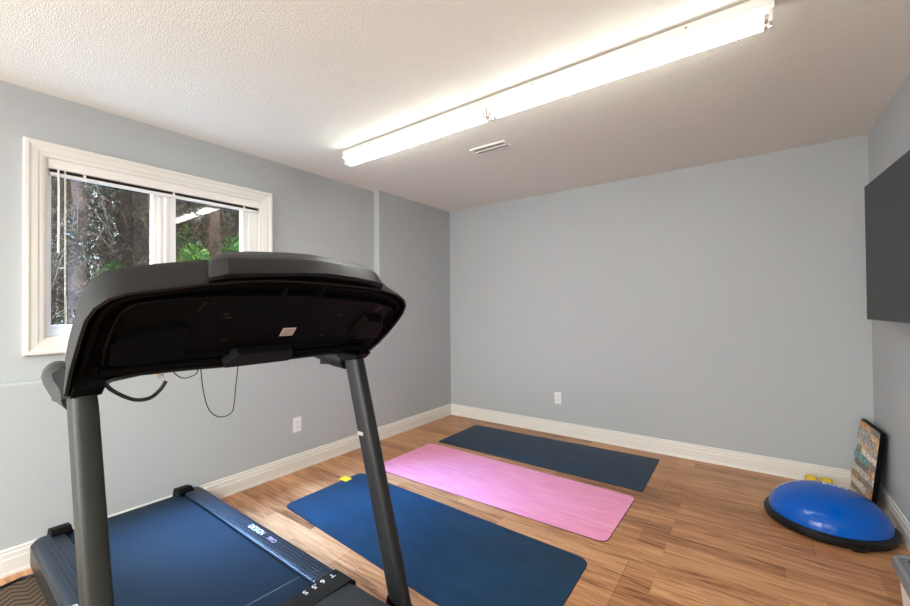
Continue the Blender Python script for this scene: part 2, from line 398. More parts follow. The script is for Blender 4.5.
MB().box(fx1, fx1 + .004, fy0, fy1, H - .062, H - .006).build('end_plate', M['white'], lt)
MB().box(fx0 - .004, fx0, fy0, fy1, H - .062, H - .006).build('end_plate', M['white'], lt)

# ceiling vent
vt = thing('ceiling_vent', 'small white louvred air vent on the ceiling beside the strip light', 'vent', (1.43, -1.38, H))
b = MB(); vx0, vx1, vy0, vy1 = 1.285, 1.575, -1.445, -1.33
for r_ in ((vx0, vx1, vy0, vy0 + .018), (vx0, vx1, vy1 - .018, vy1), (vx0, vx0 + .02, vy0 + .018, vy1 - .018), (vx1 - .02, vx1, vy0 + .018, vy1 - .018)):
    b.box(*r_, H - .008, H)
b.build('frame', M['white'], vt)
MB().box(vx0 + .02, vx1 - .02, vy0 + .018, vy1 - .018, H - .0015, H - .0005).build('duct_opening', mat('duct_grey', (.09, .085, .08), .8), vt)
b = MB()
for k in range(16):
    x = vx0 + .03 + k * .0153
    b.prism([(x, H - .002), (x + .003, H - .002), (x + .010, H - .010), (x + .007, H - .010)], vy0 + .018, vy1 - .018, fn=lambda x, y, z: (x, z, y))
b.build('louvre', M['white'], vt)
MB().box(vx0 + .02, vx1 - .02, -1.392, -1.384, H - .012, H - .002).build('divider', M['white'], vt)

# outlets
def outlet(label, P, loc):
    o = thing('wall_outlet', label, 'outlet', loc)
    b = MB(); b.prism([(-.035, -.058), (.035, -.058), (.035, .058), (-.035, .058)], 0, .006, .002, fn=None)
    for v in b.bm.verts: v.co = Vector(P(*v.co))
    pl = b.build('cover_plate', M['outlet'], o)
    for s_ in (-1, 1):
        b = MB(); b.prism([(.016 * math.cos(k * math.pi / 6), s_ * .020 + .0145 * math.sin(k * math.pi / 6)) for k in range(12)], .006, .0075)
        for v in b.bm.verts: v.co = Vector(P(*v.co))
        rc = b.build('receptacle', M['outlet'], o)
        b = MB()
        for u in (-.006, .006): b.box(u - .0012, u + .0012, s_ * .020 - .001, s_ * .020 + .007, .0072, .0078)
        b.box(-.002, .002, s_ * .020 - .009, s_ * .020 - .005, .0072, .0078)
        for v in b.bm.verts: v.co = Vector(P(*v.co))
        b.build('slot', M['dark'], rc)
outlet('white outlet plate low on the left wall under the treadmill console', lambda u, v, n: (n, -2.040 + u, .362 + v), (0, -2.04, .362))
outlet('white outlet plate low on the back wall above the far navy mat', lambda u, v, n: (1.35 + u, -n, .363 + v), (1.35, 0, .363))

# ------------------------------------------------------------------ yoga mats
def mat_(name_label, corners, th, rad, mtop, medge, tagc='exercise mat'):
    n = len(corners); pts = []
    for i in range(n):
        p = Vector(corners[i]); a = (Vector(corners[i - 1]) - p).normalized(); c = (Vector(corners[(i + 1) % n]) - p).normalized()
        r = rad[i] if isinstance(rad, (list, tuple)) else rad
        for k in range(7):
            t = k / 6; q0 = p + a * r; q1 = p + c * r
            pts.append(tuple((1 - t) ** 2 * q0 + 2 * t * (1 - t) * p + t * t * q1))
    cen = sum((Vector(c) for c in corners), Vector((0, 0))) / n
    b = MB(); b.mi = 1
    ins = [tuple(Vector(p) + (cen - Vector(p)).normalized() * .002) for p in pts]
    A = [b.bm.verts.new((*p, 0)) for p in pts]; B = [b.bm.verts.new((*p, th * .7)) for p in pts]; T = [b.bm.verts.new((*p, th)) for p in ins]
    b.face(list(reversed(A)))
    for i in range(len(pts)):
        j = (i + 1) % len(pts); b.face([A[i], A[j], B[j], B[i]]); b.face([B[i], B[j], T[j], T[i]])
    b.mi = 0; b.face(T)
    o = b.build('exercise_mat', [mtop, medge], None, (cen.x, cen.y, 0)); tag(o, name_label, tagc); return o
near = mat_('near navy blue exercise mat beside the treadmill, yellow tag on its corner', [(.462, -2.430), (2.275, -2.560), (2.262, -1.845), (.462, -1.785)], .006, .06, M['navy'], M['matedge'])
MB().box(.425, .505, -1.965, -1.905, .0065, .0085).build('care_tag', M['yellow'], near)['label'] = 'yellow tag on the mat corner'
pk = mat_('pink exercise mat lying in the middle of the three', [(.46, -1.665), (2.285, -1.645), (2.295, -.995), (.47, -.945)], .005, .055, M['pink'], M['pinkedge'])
b = MB()
for k, (dx, dy) in enumerate(((0, 0), (.022, .004), (.040, -.008))): b.prism([(.545 + dx + .008 * math.cos(a_ * math.pi / 3), -1.56 + dy + .009 * math.sin(a_ * math.pi / 3)) for a_ in range(6)], .0052, .0058)
b.build('logo_print', M['decalp'], pk)
mat_('far dark blue exercise mat along the back wall', [(.50, -.875), (2.312, -.885), (2.300, -.172), (.495, -.212)], .006, [.02, .005, .005, .03], M['navy2'], M['matedge'])

# ------------------------------------------------------------------ balance trainer (half ball)
bo = thing('balance_trainer', 'blue half-ball balance trainer with black rim, dome side up by right wall', 'balance trainer', (3.272, -.700, 0))
bc = (3.272, -.700, 0); br = .293
MB().lathe([(br - .09, .004), (br - .03, .004), (br - .006, .012), (br, .030), (br, .044), (br - .008, .054), (br - .022, .058), (br - .04, .058)], bc, 64).build('platform_base', M['rubber'], bo, smooth=True)
pr_ = []
for k in range(0, 40):
    t = k / 39 * math.pi / 2; r = (br - .022) * math.cos(t); z = .056 + .166 * math.sin(t)
    if k < 24: r += .0007 * math.sin(k * 2.1); z += .0003 * math.sin(k * 2.1)
    pr_.append((max(r, .0005), z))
dm = MB().lathe(pr_, bc, 72).build('dome', M['dome'], bo, smooth=True)
b = MB(); a0 = math.radians(-72)
b.tube([(bc[0] + (br + .002) * math.cos(a0 + d), bc[1] + (br + .002) * math.sin(a0 + d), z) for d, z in ((-.13, .03), (-.07, .018), (.07, .018), (.13, .03))], .012, 8)
b.build('carry_handle', M['rubber'], bo, smooth=True)
def domept(x, y, z):
    X = bc[0] + .045 + x - .06; Y = bc[1] + .03 + y; rr = math.hypot(X - bc[0], Y - bc[1]) / (br - .022)
    return (X, Y, .056 + .166 * math.sqrt(max(0, 1 - rr * rr)) + .0015 + z)
text('logo_print', 'BOSU', .045, domept, M['decal'], dm)

# yellow dumbbell behind the trainer
db = thing('dumbbell', 'small yellow dumbbell on the floor behind the blue half-ball', 'dumbbell', (3.29, -.125, 0))
def head(x0, x1):
    b = MB(); n = 8; L_ = []
    for x, r in ((x0, .034), (x0 + .010, .045), (x1 - .010, .045), (x1, .034)):
        L_.append([(x, -.125 + r * math.cos((k + .5) * 2 * math.pi / n), .0417 + r * math.sin((k + .5) * 2 * math.pi / n)) for k in range(n)])
    b.sweep(L_); b.build('weight_head', M['yellowd'], db)
head(3.222, 3.284); head(3.304, 3.366)
MB().tube([(3.278, -.125, .0417), (3.312, -.125, .0417)], .014, 12).build('grip', M['yellowd'], db, smooth=True)

# ------------------------------------------------------------------ reclaimed wood wall panel leaning in the corner
wp = thing('wooden_wall_art', 'panel of multicoloured reclaimed wood strips leaning in the right corner', 'wall art', (3.50, -.22, 0))
TLp, TRp = Vector((3.527, -.045, .500)), Vector((3.553, -.405, .500)); BLp, BRp = Vector((3.462, -.045, .0)), Vector((3.500, -.405, .0))
ndir = (TRp - TLp).cross(BLp - TLp).normalized()
if ndir.x > 0: ndir = -ndir
def pp(u, v, d): return tuple(TLp.lerp(TRp, u).lerp(BLp.lerp(BRp, u), v) + ndir * d)
cols = [(.34, .30, .25), (.16, .13, .11), (.42, .24, .12), (.20, .24, .24), (.50, .46, .39), (.30, .18, .10), (.12, .24, .25), (.28, .27, .25), (.45, .31, .18), (.22, .19, .16), (.40, .38, .34)]
cmats = [mat('reclaimed_wood', tuple(min(.8, q * 1.45) for q in c), .75, var=(45, .5), bump=(90, .5, .003)) for c in cols]
b = MB(); rng = random.Random(3)
rows = 12
for r_ in range(rows):
    v0, v1 = r_ / rows, (r_ + 1) / rows; cuts = [0] + sorted(rng.uniform(.15, .85) for _ in range(rng.choice((1, 2, 2)))) + [1]
    for u0, u1 in zip(cuts, cuts[1:]):
        if u1 - u0 < .05: continue
        b.mi = rng.randrange(len(cols)); d = rng.choice((.004, .008, .012))
        b.sweep([[pp(u0 + .003, v0 + .002, q), pp(u1 - .003, v0 + .002, q), pp(u1 - .003, v1 - .002, q), pp(u0 + .003, v1 - .002, q)] for q in (0, d)])
b.build('wood_strips', cmats, wp)
b = MB(); b.sweep([[pp(0, 0, q), pp(1, 0, q), pp(1, 1, q), pp(0, 1, q)] for q in (-.020, 0)]); b.build('backing_board', M['black'], wp)
b = MB(); b.sweep([[pp(1.0, 0, q), pp(1.015, 0, q), pp(1.015, .998, q), pp(1.0, .998, q)] for q in (-.020, .004)])
b.sweep([[pp(0, -.012, q), pp(1.015, -.012, q), pp(1.015, 0, q), pp(0, 0, q)] for q in (-.020, .004)]); b.build('edge_frame', M['black'], wp)

# ------------------------------------------------------------------ television on its arm
tvp0 = Vector((3.475, -.575, 0)); dv = Vector((math.sin(math.radians(2.9)), -math.cos(math.radians(2.9)), 0)); nv = Vector((-dv.y, dv.x, 0)) * -1
if nv.x > 0: nv = -nv
tvn = thing('television', 'large flat dark television hung on the right wall', 'television', (3.55, -.85, 1.6))
tz0, tz1, tw = 1.193, 1.967, 1.33
def tvq(u, n, z): return tuple(tvp0 + dv * u + nv * n + Vector((0, 0, z)))
b = MB(); b.sweep([[tvq(0, n, tz0), tvq(tw, n, tz0), tvq(tw, n, tz1), tvq(0, n, tz1)] for n in (-.035, 0)]); b.build('tv_casing', M['screenfr'], tvn)
b = MB(); b.sweep([[tvq(.005, n, tz0 + .006), tvq(tw - .005, n, tz0 + .006), tvq(tw - .005, n, tz1 - .005), tvq(.005, n, tz1 - .005)] for n in (.0002, .0015)]); b.build('tv_screen', M['tv'], tvn)
MB().box(3.555, W, -1.45, -1.05, 1.10, 1.75).build('wall_bracket', M['black'], tvn)

# ------------------------------------------------------------------ storage bin in the lower right
bn_ = thing('storage_bin', 'white plastic bin with grey handled lid at the right wall', 'bin', (3.45, -1.75, 0))
def rrect(x0, x1, y0, y1, r, z, n=5):
    P_ = []
    for cx_, cy_, a_ in ((x1 - r, y1 - r, 0), (x0 + r, y1 - r, 90), (x0 + r, y0 + r, 180), (x1 - r, y0 + r, 270)):
        for k in range(n + 1):
            t = math.radians(a_ + 90 * k / n); P_.append((cx_ + r * math.cos(t), cy_ + r * math.sin(t), z))
    return P_
b = MB(); b.sweep([rrect(3.400, 3.545, -1.96, -1.575, .03, .0), rrect(3.384, 3.562, -1.985, -1.555, .035, .25)]); b.build('bin_body', M['binbody'], bn_, smooth=True)
b = MB(); b.sweep([rrect(3.370, 3.568, -2.0, -1.54, .04, .245), rrect(3.368, 3.570, -2.0, -1.538, .04, .262), rrect(3.372, 3.566, -1.996, -1.542, .04, .285), rrect(3.384, 3.554, -1.984, -1.554, .035, .292), rrect(3.390, 3.548, -1.978, -1.560, .03, .284), rrect(3.405, 3.535, -1.96, -1.58, .02, .284)])
ld = b.build('bin_lid', M['binlid'], bn_, smooth=True)
b = MB(); b.tube([(3.415, -1.60, .285), (3.42, -1.60, .300), (3.455, -1.60, .306), (3.49, -1.60, .300), (3.495, -1.60, .285)], .007, 8); b.build('lid_handle', M['rubber'], ld, smooth=True)

# ------------------------------------------------------------------ rug and power cord by the treadmill
rg = MB().box(.118, 1.9, -4.75, -3.50, 0, .008).build('rug', M['rug'], None, (1.0, -4.1, 0)); tag(rg, 'brown patterned rug at the lower left edge of the treadmill', 'rug')
pc = MB().tube([(.115, -4.3, .014), (.13, -3.95, .014), (.118, -3.75, .014), (.136, -3.64, .014), (.118, -3.56, .014), (.15, -3.48, .016)], .006, 8).build('power_cord', M['cable'], None, (.11, -3.8, 0)); tag(pc, 'black power cord lying along the rug edge by the left wall', 'cord')

# ------------------------------------------------------------------ treadmill
T = thing('treadmill', 'large charcoal and black treadmill with blue-lit belt in the foreground', 'treadmill', (1.1, -3.16, 0))
def yc(x): return -3.152 - .011 * (x - .13)
def dk(x, y, z): return (x, yc(x) + y, z)
def deckpoly(poly, x0, x1, **k): # poly in (y, z)
    b = MB(); b.sweep([[dk(x, y, z) for y, z in poly] for x in (x0, x1)]); return b
deckpoly([(-.33, .025), (.33, .025), (.33, .135), (-.33, .135)], .16, 1.60).build('deck_frame', M['black'], T)
for s_ in (-1, 1):
    b = MB()
    P_ = [(s_ * .262, .10), (s_ * .372, .035), (s_ * .376, .10), (s_ * .374, .150), (s_ * .362, .168), (s_ * .345, .176), (s_ * .272, .178), (s_ * .262, .172)]
    loops = []
    for x, dz, sc in ((.075, .055, .90), (.082, .025, .97), (.105, .006, 1), (.14, 0, 1), (.5, 0, 1), (1.0, 0, 1), (1.51, 0, 1)):
        loops.append([dk(x, y * (1 - .01 * (1 - sc)), (z - .10) * sc * (1 - dz * 4) + .10 - dz * .2) for y, z in P_])
    b.sweep(loops); b.build('side_rail', M['rail'], T, smooth=True)
    b = MB(); b.sweep([[dk(x, s_ * y, z) for y, z in ((.3765, .04), (.380, .05), (.380, .142), (.3745, .150), (.370, .10))] for x in (.10, 1.51)]); b.build('rail_trim', M['railside'], T)
    b = MB(); b.sweep([[dk(x, s_ * y, z) for y, z in ((.232, .12), (.318, .12), (.312, z1), (.238, z1))] for x, z1 in ((.040, .14), (.055, .184), (.13, .197), (.165, .184))]); b.build('end_cap', M['black'], T)
# belt: wraps the rear roller
b = MB(); lo = []
for k in range(9):
    t = math.pi / 2 + k / 8 * math.pi / 2 * 1.3
    lo.append((.125 + .045 * math.cos(t), .118 + .045 * math.sin(t)))
path = [(1.53, .163)] + lo
b.sweep([[dk(x, y, z), dk(x, y, z - .012), dk(x, -y, z - .012), dk(x, -y, z)] for (x, z) in path for y in (.256,)]); bt = b.build('running_belt', M['belt'], T)
b = MB(); b.prism([(1.36, -.256), (1.364, -.256), (1.40, .256), (1.396, .256)], .1634, .1638, fn=dk); b.build('belt_seam', M['beltline'], bt)
b = MB(); b.tube([dk(.125, -.26, .118), dk(.125, .26, .118)], .033, 16); b.build('rear_roller', M['rubber'], T, smooth=True)
# front band and motor hood
deckpoly([(-.374, .035), (.374, .035), (.376, .165), (.356, .184), (-.356, .184), (-.376, .165)], 1.505, 1.612).build('front_band', M['shell'], T)
b = MB(); loops = []
for x, zt, hw in ((1.614, .183, .3755), (1.70, .184, .3755), (1.85, .190, .3755), (2.05, .230, .372), (2.14, .25, .37), (2.18, .16, .35), (2.18, .06, .34)):
    loops.append([dk(x, -hw, .04), dk(x, hw, .04), dk(x, hw, zt * .8), dk(x, hw * .9, zt * .97), dk(x, hw * .6, zt), dk(x, -hw * .6, zt), dk(x, -hw * .9, zt * .97), dk(x, -hw, zt * .8)])
b.sweep(loops); b.build('motor_hood', mat('motor_hood_plastic', (.022, .027, .033), .4, bump=(500, .2, .001)), T, smooth=True)
for s_ in (-1, 1):
    b = MB(); b.tube([dk(2.05, s_ * .30 - .02, .035), dk(2.05, s_ * .30 + .02, .035)], .035, 16); b.build('transport_wheel', M['rubber'], T, smooth=True)
    b = MB(); b.tube([dk(.22, s_ * .30, 0.0), dk(.22, s_ * .30, .03)], .03, 12); b.build('rear_foot', M['rubber'], T)
# lettering
text('rail_lettering', 'DESIGN', .040, lambda x, y, z: dk(.852 + x * .98, .303 + y * 1.0, .1785 + z), M['decal'], T, .0008)
text('rail_lettering', 'PRO', .034, lambda x, y, z: dk(1.035 + x * .98, .303 + y, .1785 + z), M['decalp'], T, .0008)
text('rail_lettering', 'PRO', .034, lambda x, y, z: dk(.935 - x * 1.02, -.345 - y + .0, .1785 + z), M['decal'], T, .0008)
text('rail_lettering', 'DESIGN', .040, lambda x, y, z: dk(1.125 - x * .98, -.345 - y + .0, .1785 + z), M['decal'], T, .0008)
for ch, xo in (('T', 0), ('6', .045), ('.5', .078), ('S', .125)):
    text('band_letter', ch, .036, lambda x, y, z: dk(1.517 + y, .330 - xo - x, .1845 + z), M['decal'], T)

# uprights: leaning box tubes with rounded corners
def upright(yv, s_):
    def sec(z, wx, wy):
        cx_ = 1.457 + .285 * (1.06 - z); P_ = []
        for k in range(20):
            t = 2 * math.pi * k / 20; c_, q = math.cos(t), math.sin(t)
            P_.append((cx_ + wx * math.copysign(abs(c_) ** .45, c_), yv + wy * math.copysign(abs(q) ** .45, q), z + -.285 * wx * math.copysign(abs(c_) ** .45, c_)))
        return P_
    b = MB(); b.sweep([sec(z, .050, .0285) for z in (.02, .3, .7, 1.03)] + [sec(1.09, .050, .026)])
    o = b.build('upright', M['post'] if s_ < 0 else M['postshade'], T, smooth=True)
    b = MB(); b.sweep([sec(z, wx, wy) for z, wx, wy in ((.0, .070, .036), (.03, .070, .036), (.06, .058, .032), (.065, .054, .030))]); b.build('upright_boot', M['black'], T, smooth=True)
    return o
YL, YR = -3.605, -2.668
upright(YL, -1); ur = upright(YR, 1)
b = MB(); cx_ = 1.457 + .285 * (1.06 - .735); b.box(cx_ - .034, cx_ + .0, YR - .0297, YR - .0275, .722, .738); bd = b.build('badge', M['silver'], T); bd['label'] = 'small silver badge on the upright'

# console: local frame u (across), v (up the slope), n (outward, towards the camera and down)
c45 = math.sqrt(.5); YCN = -3.136
def cs(u, v, n): return (1.47 + v * c45 + n * c45, YCN + u, 1.03 + v * c45 - n * c45)
rim = [(-.513, .050), (-.516, .15), (-.515, .263), (-.513, .325), (-.503, .368), (-.481, .400), (-.448, .418), (-.405, .429), (-.348, .443), (-.300, .455), (-.219, .470), (-.140, .479),
       (-.059, .482), (.042, .480), (.150, .475), (.235, .470), (.300, .464), (.370, .452), (.440, .432), (.495, .405), (.528, .372), (.545, .325), (.548, .270), (.542, .200), (.528, .135), (.508, .090), (.466, .054),
       (.430, .060), (.36, .082), (.271, .091), (.123, .090), (0, .089), (-.114, .089), (-.25, .096), (-.36, .098), (-.42, .085), (-.455, .055), (-.49, .035)]
def inset(pl, d):
    n = len(pl); out = []
    for i in range(n):
        a = Vector(pl[i - 1]); p = Vector(pl[i]); c = Vector(pl[(i + 1) % n])
        t1 = (p - a).normalized(); t2 = (c - p).normalized(); t = (t1 + t2)
        t = t.normalized() if t.length > 1e-6 else t1
        nn = Vector((t.y, -t.x)); k = 1 / max(.6, nn.dot(Vector((t1.y, -t1.x))))
        out.append(tuple(p + nn * d * k))
    return out
def smoothpl(pl, it):
    for _ in range(it):
        n = len(pl); pl = [((pl[i - 1][0] + 2 * pl[i][0] + pl[(i + 1) % n][0]) / 4, (pl[i - 1][1] + 2 * pl[i][1] + pl[(i + 1) % n][1]) / 4) for i in range(n)]
    return pl
def loopn(pl, n): return [cs(u, v, n) for u, v in pl]
back = [(u * .97, .03 + (v - .03) * .94) for u, v in rim]
b = MB(); b.sweep([loopn([(u * .9, v * .9 + .02) for u, v in rim], -.128), loopn(back, -.118), loopn(back, -.10), loopn(rim, -.012), loopn(rim, 0), loopn(inset(rim, .007), .002), loopn(inset(rim, .009), -.004)], cap=False)
b.face([b.bm.verts[i] for i in range(len(rim))]) if False else None
sh = b.build('console_shell', M['shell'], T, smooth=True)
i1 = inset(rim, .009)
b = MB(); b.sweep([loopn(i1, -.004), loopn(inset(rim, .011), -.030), loopn(inset(rim, .019), -.032), loopn(smoothpl(inset(rim, .023), 1), -.012), loopn(smoothpl(inset(rim, .033), 1), -.010), loopn(smoothpl(inset(rim, .040), 1), -.030),
                   loopn(smoothpl(inset(rim, .050), 2), -.034)], cap=False)
b.build('rim_channel', M['black'], T, smooth=True)
# inner back cover panel with raised lip
inner = [(-.452, .140), (-.458, .217), (-.455, .300), (-.446, .345), (-.424, .370), (-.385, .382), (-.329, .390), (-.249, .400), (-.114, .406), (.012, .406), (.178, .398), (.362, .376), (.450, .355), (.492, .328), (.505, .28), (.497, .20), (.470, .150), (.30, .140), (.10, .138), (-.10, .138), (-.25, .140), (-.40, .136)]
b = MB(); b.sweep([loopn(inner, -.034), loopn(inner, -.012), loopn(inset(inner, .004), -.010), loopn(inset(inner, .009), -.022), loopn(inset(inner, .03), -.023)], cap=False)
vs = [b.bm.verts.new(p) for p in loopn(inset(inner, .03), -.023)]; b.face(vs)
pn = b.build('back_cover', M['black2'], T)
b = MB(); vs = [b.bm.verts.new(p) for p in loopn(smoothpl(inset(rim, .050), 2), -.0345)]; b.face(vs); b.build('inner_floor', M['black'], T)
def cbox(name, poly, n0, n1, mt, par, taper=0.0, bev=0):
    b = MB(); cu = sum(p[0] for p in poly) / len(poly); cv = sum(p[1] for p in poly) / len(poly)
    tp = [(cu + (p[0] - cu) * (1 - taper), cv + (p[1] - cv) * (1 - taper)) for p in poly]
    b.sweep([loopn(poly, n0), loopn(tp, n1)])
    return b.build(name, mt, par)
# speaker pods and details on the back cover
cbox('speaker_pod', [(-.440, .146), (-.447, .225), (-.430, .248), (-.30, .292), (-.275, .270), (-.262, .146)], -.024, -.004, M['black2'], T, .03)
b = MB(); b.sweep([loopn([(.330, .180), (.350, .305), (.440, .300), (.492, .250), (.492, .180)], -.024), loopn([(.352, .182), (.362, .290), (.432, .288), (.474, .240), (.474, .182)], .006)]); b.build('speaker_pod', M['black'], T)
cbox('wedge_vent', [(-.275, .335), (-.235, .338), (-.232, .372), (-.262, .374)], -.023, -.018, M['black2'], T, .3)
cbox('slot', [(.392, .318), (.404, .316), (.424, .346), (.412, .348)], -.0235, -.0215, M['dark'], T)
for u, v in ((-.19, .30), (-.17, .20), (-.20, .315), (.22, .30), (.19, .19)):
    cbox('screw_hole', [(u, v), (u + .018, v), (u + .018, v + .006), (u, v + .006)], -.0235, -.0225, M['dark'], T)
lb = cbox('warning_label', [(.022, .203), (.072, .203), (.072, .243), (.022, .243)], -.0228, -.0220, M['sticker'], T); lb['label'] = 'small pale warning label'
b = MB()
for (u0, u1, v0, v1) in ((.028, .066, .209, .212), (.028, .031, .212, .234), (.063, .066, .212, .234), (.028, .066, .234, .237), (.036, .040, .216, .230), (.044, .050, .216, .220), (.044, .050, .224, .230), (.054, .058, .216, .230)):
    b.sweep([[cs(u0, v0, q), cs(u1, v0, q), cs(u1, v1, q), cs(u0, v1, q)] for q in (-.0219, -.0214)])
b.build('label_print', M['stickink'], lb)
# the two clips at the top edge and the lower crossbar grip
for u in (-.070, .060):
    b = MB(); b.sweep([[cs(u - .006, v, n), cs(u + .006, v, n), cs(u + .006, v, n + .010), cs(u - .006, v, n + .010)] for v, n in ((.470, -.004), (.455, .006), (.430, .004), (.418, -.012))]); b.build('clip', M['black'], T)
cbox('lower_grip', [(-.142, .098), (.094, .098), (.100, .118), (.084, .160), (-.116, .163), (-.150, .118)], -.020, .010, M['shell'], T, .05)
b = MB(); b.tube([cs(-.45, .105, -.02), cs(.45, .105, -.02)], .016, 10); b.build('crossbar', M['black'], T, smooth=True)
# upper hood (the fan and display block riding on top edge), in world x-z sections along y
def hood():
    b = MB(); loops = []
    st = [(-3.440, .0, 1.408, .30), (-3.432, .0, 1.410, .5), (-3.392, .004, 1.419, 1.0), (-3.29, .0, 1.427, 1), (-3.18, .0, 1.435, 1), (-3.09, 0, 1.438, 1), (-2.98, 0, 1.432, 1), (-2.88, 0, 1.421, 1), (-2.845, 0, 1.414, .9), (-2.822, 0, 1.402, .45)]
    for y, dx, zc, k in st:
        zb = zc - .045; zt = zc + .029 * k
        s1 = (1 - k) * .06
        sh_ = .38 if y < -3.35 else 0
        loops.append([(px_, y_ + (1.84 - px_) * sh_, pz_) for px_, y_, pz_ in [(1.70, y, zb - .01), (1.838 - s1, y, zb - .004), (1.846 - s1, y, zb + .004), (1.812 - s1, y, zc - .01 * (1 - k) ), (1.806 - s1, y, zc + .004), (1.745, y, zt), (1.68, y, zt - .004), (1.63, y, zt - .03), (1.62, y, zb - .03)]])
    b.sweep(loops); return b.build('display_hood', M['shell'], T, smooth=True)
hood()
# user side: face plate, display and buttons
b = MB(); b.face([b.bm.verts.new(p) for p in loopn([(u * .9, v * .9 + .02) for u, v in rim], -.128)]); b.build('console_face', M['black'], T)
cbox('display_screen', [(-.13, .24), (.13, .24), (.13, .38), (-.13, .38)], -.129, -.132, M['screenfr'], T)
for k in range(6): cbox('control_button', [(-.30 + (k % 2) * .56, .20 + (k // 2) * .05), (-.26 + (k % 2) * .56, .20 + (k // 2) * .05), (-.26 + (k % 2) * .56, .225 + (k // 2) * .05), (-.30 + (k % 2) * .56, .225 + (k // 2) * .05)], -.129, -.132, M['silver'], T)
# arms joining console to uprights and the padded handrails
for s_, yv in ((-1, YL), (1, YR)):
    y0, y1 = yv - .032, yv + .032
    b = MB(); b.sweep([[(x, y, z) for x, z in ((1.36, 1.035), (1.50, 1.055), (1.535, 1.08), (1.52, 1.12), (1.40, 1.13), (1.28, 1.10), (1.30, 1.05))] for y in (y0, y0 + .006, y1 - .006, y1)]); b.build('console_arm', M['black' if s_ > 0 else 'black'], T)
    yo = yv - .003
    b = MB(); hl = []
    for x, z, ry, rz in ((1.155, 1.084, .006, .008), (1.160, 1.084, .028, .034), (1.18, 1.083, .038, .046), (1.24, 1.078, .042, .048), (1.30, 1.055, .038, .045), (1.40, 1.045, .030, .045)):
        hl.append([(x, yo + ry * math.cos(k * math.pi / 7), z + rz * math.sin(k * math.pi / 7)) for k in range(14)])
    b.sweep(hl); b.build('handrail', M['greyplast'] if s_ < 0 else M['shell'], T, smooth=True)  # right handrail and bracket coloured darker, shade under the console put in
    b = MB(); b.sweep([[(x, y, z) for x, z in ((1.235, 1.015), (1.33, 1.02), (1.40, 1.11), (1.25, 1.10))] for y in (yv - .026, yv + .02)]); b.build('handrail_bracket', M['greyplast'] if s_ < 0 else M['shell'], T)
# cables hanging under the console
def cable(name, pts, r, mt):
    P_ = [Vector(p) for p in pts]; out = []
    for i in range(len(P_) - 1):
        p0 = P_[max(i - 1, 0)]; p1 = P_[i]; p2 = P_[i + 1]; p3 = P_[min(i + 2, len(P_) - 1)]
        for k in range(6):
            t = k / 6; out.append(.5 * ((2 * p1) + (-p0 + p2) * t + (2 * p0 - 5 * p1 + 4 * p2 - p3) * t * t + (-p0 + 3 * p1 - 3 * p2 + p3) * t ** 3))
    out.append(P_[-1]); b = MB(); b.tube(out, r, 8); return b.build(name, mt, T, smooth=True)
CB = {'thick': [(1.49, -3.585, 1.10), (1.5, -3.566, 1.082), (1.5, -3.551, 1.063), (1.5, -3.522, 1.039), (1.5, -3.494, 1.025), (1.5, -3.463, 1.025), (1.5, -3.438, 1.044), (1.5, -3.422, 1.069)],
      'thin': [(1.49, -3.325, 1.11), (1.5, -3.325, 1.083), (1.5, -3.32, 1.031), (1.5, -3.308, .973), (1.5, -3.29, .94), (1.5, -3.262, .924), (1.5, -3.232, .931), (1.5, -3.222, .96), (1.5, -3.216, 1.027), (1.5, -3.209, 1.085), (1.49, -3.207, 1.11)],
      'small': [(1.49, -3.404, 1.105), (1.5, -3.398, 1.087), (1.5, -3.377, 1.071), (1.5, -3.357, 1.072), (1.5, -3.337, 1.082), (1.49, -3.331, 1.105)]}
cable('wiring_cable', CB['thick'], .0055, M['cable']); cable('wiring_cable', CB['thin'], .0017, M['cable']); cable('wiring_cable', CB['small'], .0017, M['cable'])
b = MB(); b.tube([(1.5, -3.452, 1.098), (1.502, -3.428, 1.080)], .007, 6); b.build('cable_connector', M['wand'], T)

# ------------------------------------------------------------------ outside: ground, trees, shrubs
struct(MB().box(-30, -.3, -16, 18, .55, .60).build('ground_outside', M['ground']))
def leaves(pts, size, mt, name, par, rng, droop=0):
    verts = []; faces = []; o0 = Vector(par['_o'])
    for p in pts:
        a = Vector((rng.gauss(0, 1), rng.gauss(0, 1), rng.gauss(0, 1) - droop)).normalized()
        b_ = a.cross(Vector((rng.gauss(0, 1), rng.gauss(0, 1), rng.gauss(0, 1)))).normalized()
        s = size * rng.uniform(.5, 1.4); n = len(verts); q = Vector(p) - o0
        verts += [q - a * s, q + b_ * s * .38 - a * s * .1, q + a * s, q - b_ * s * .38 + a * s * .1]; faces.append((n, n + 1, n + 2, n + 3))
    me = bpy.data.meshes.new(name); me.from_pydata([tuple(v) for v in verts], [], faces); me.materials.append(mt)
    o = bpy.data.objects.new(name, me); C.objects.link(o); o.parent = par; return o
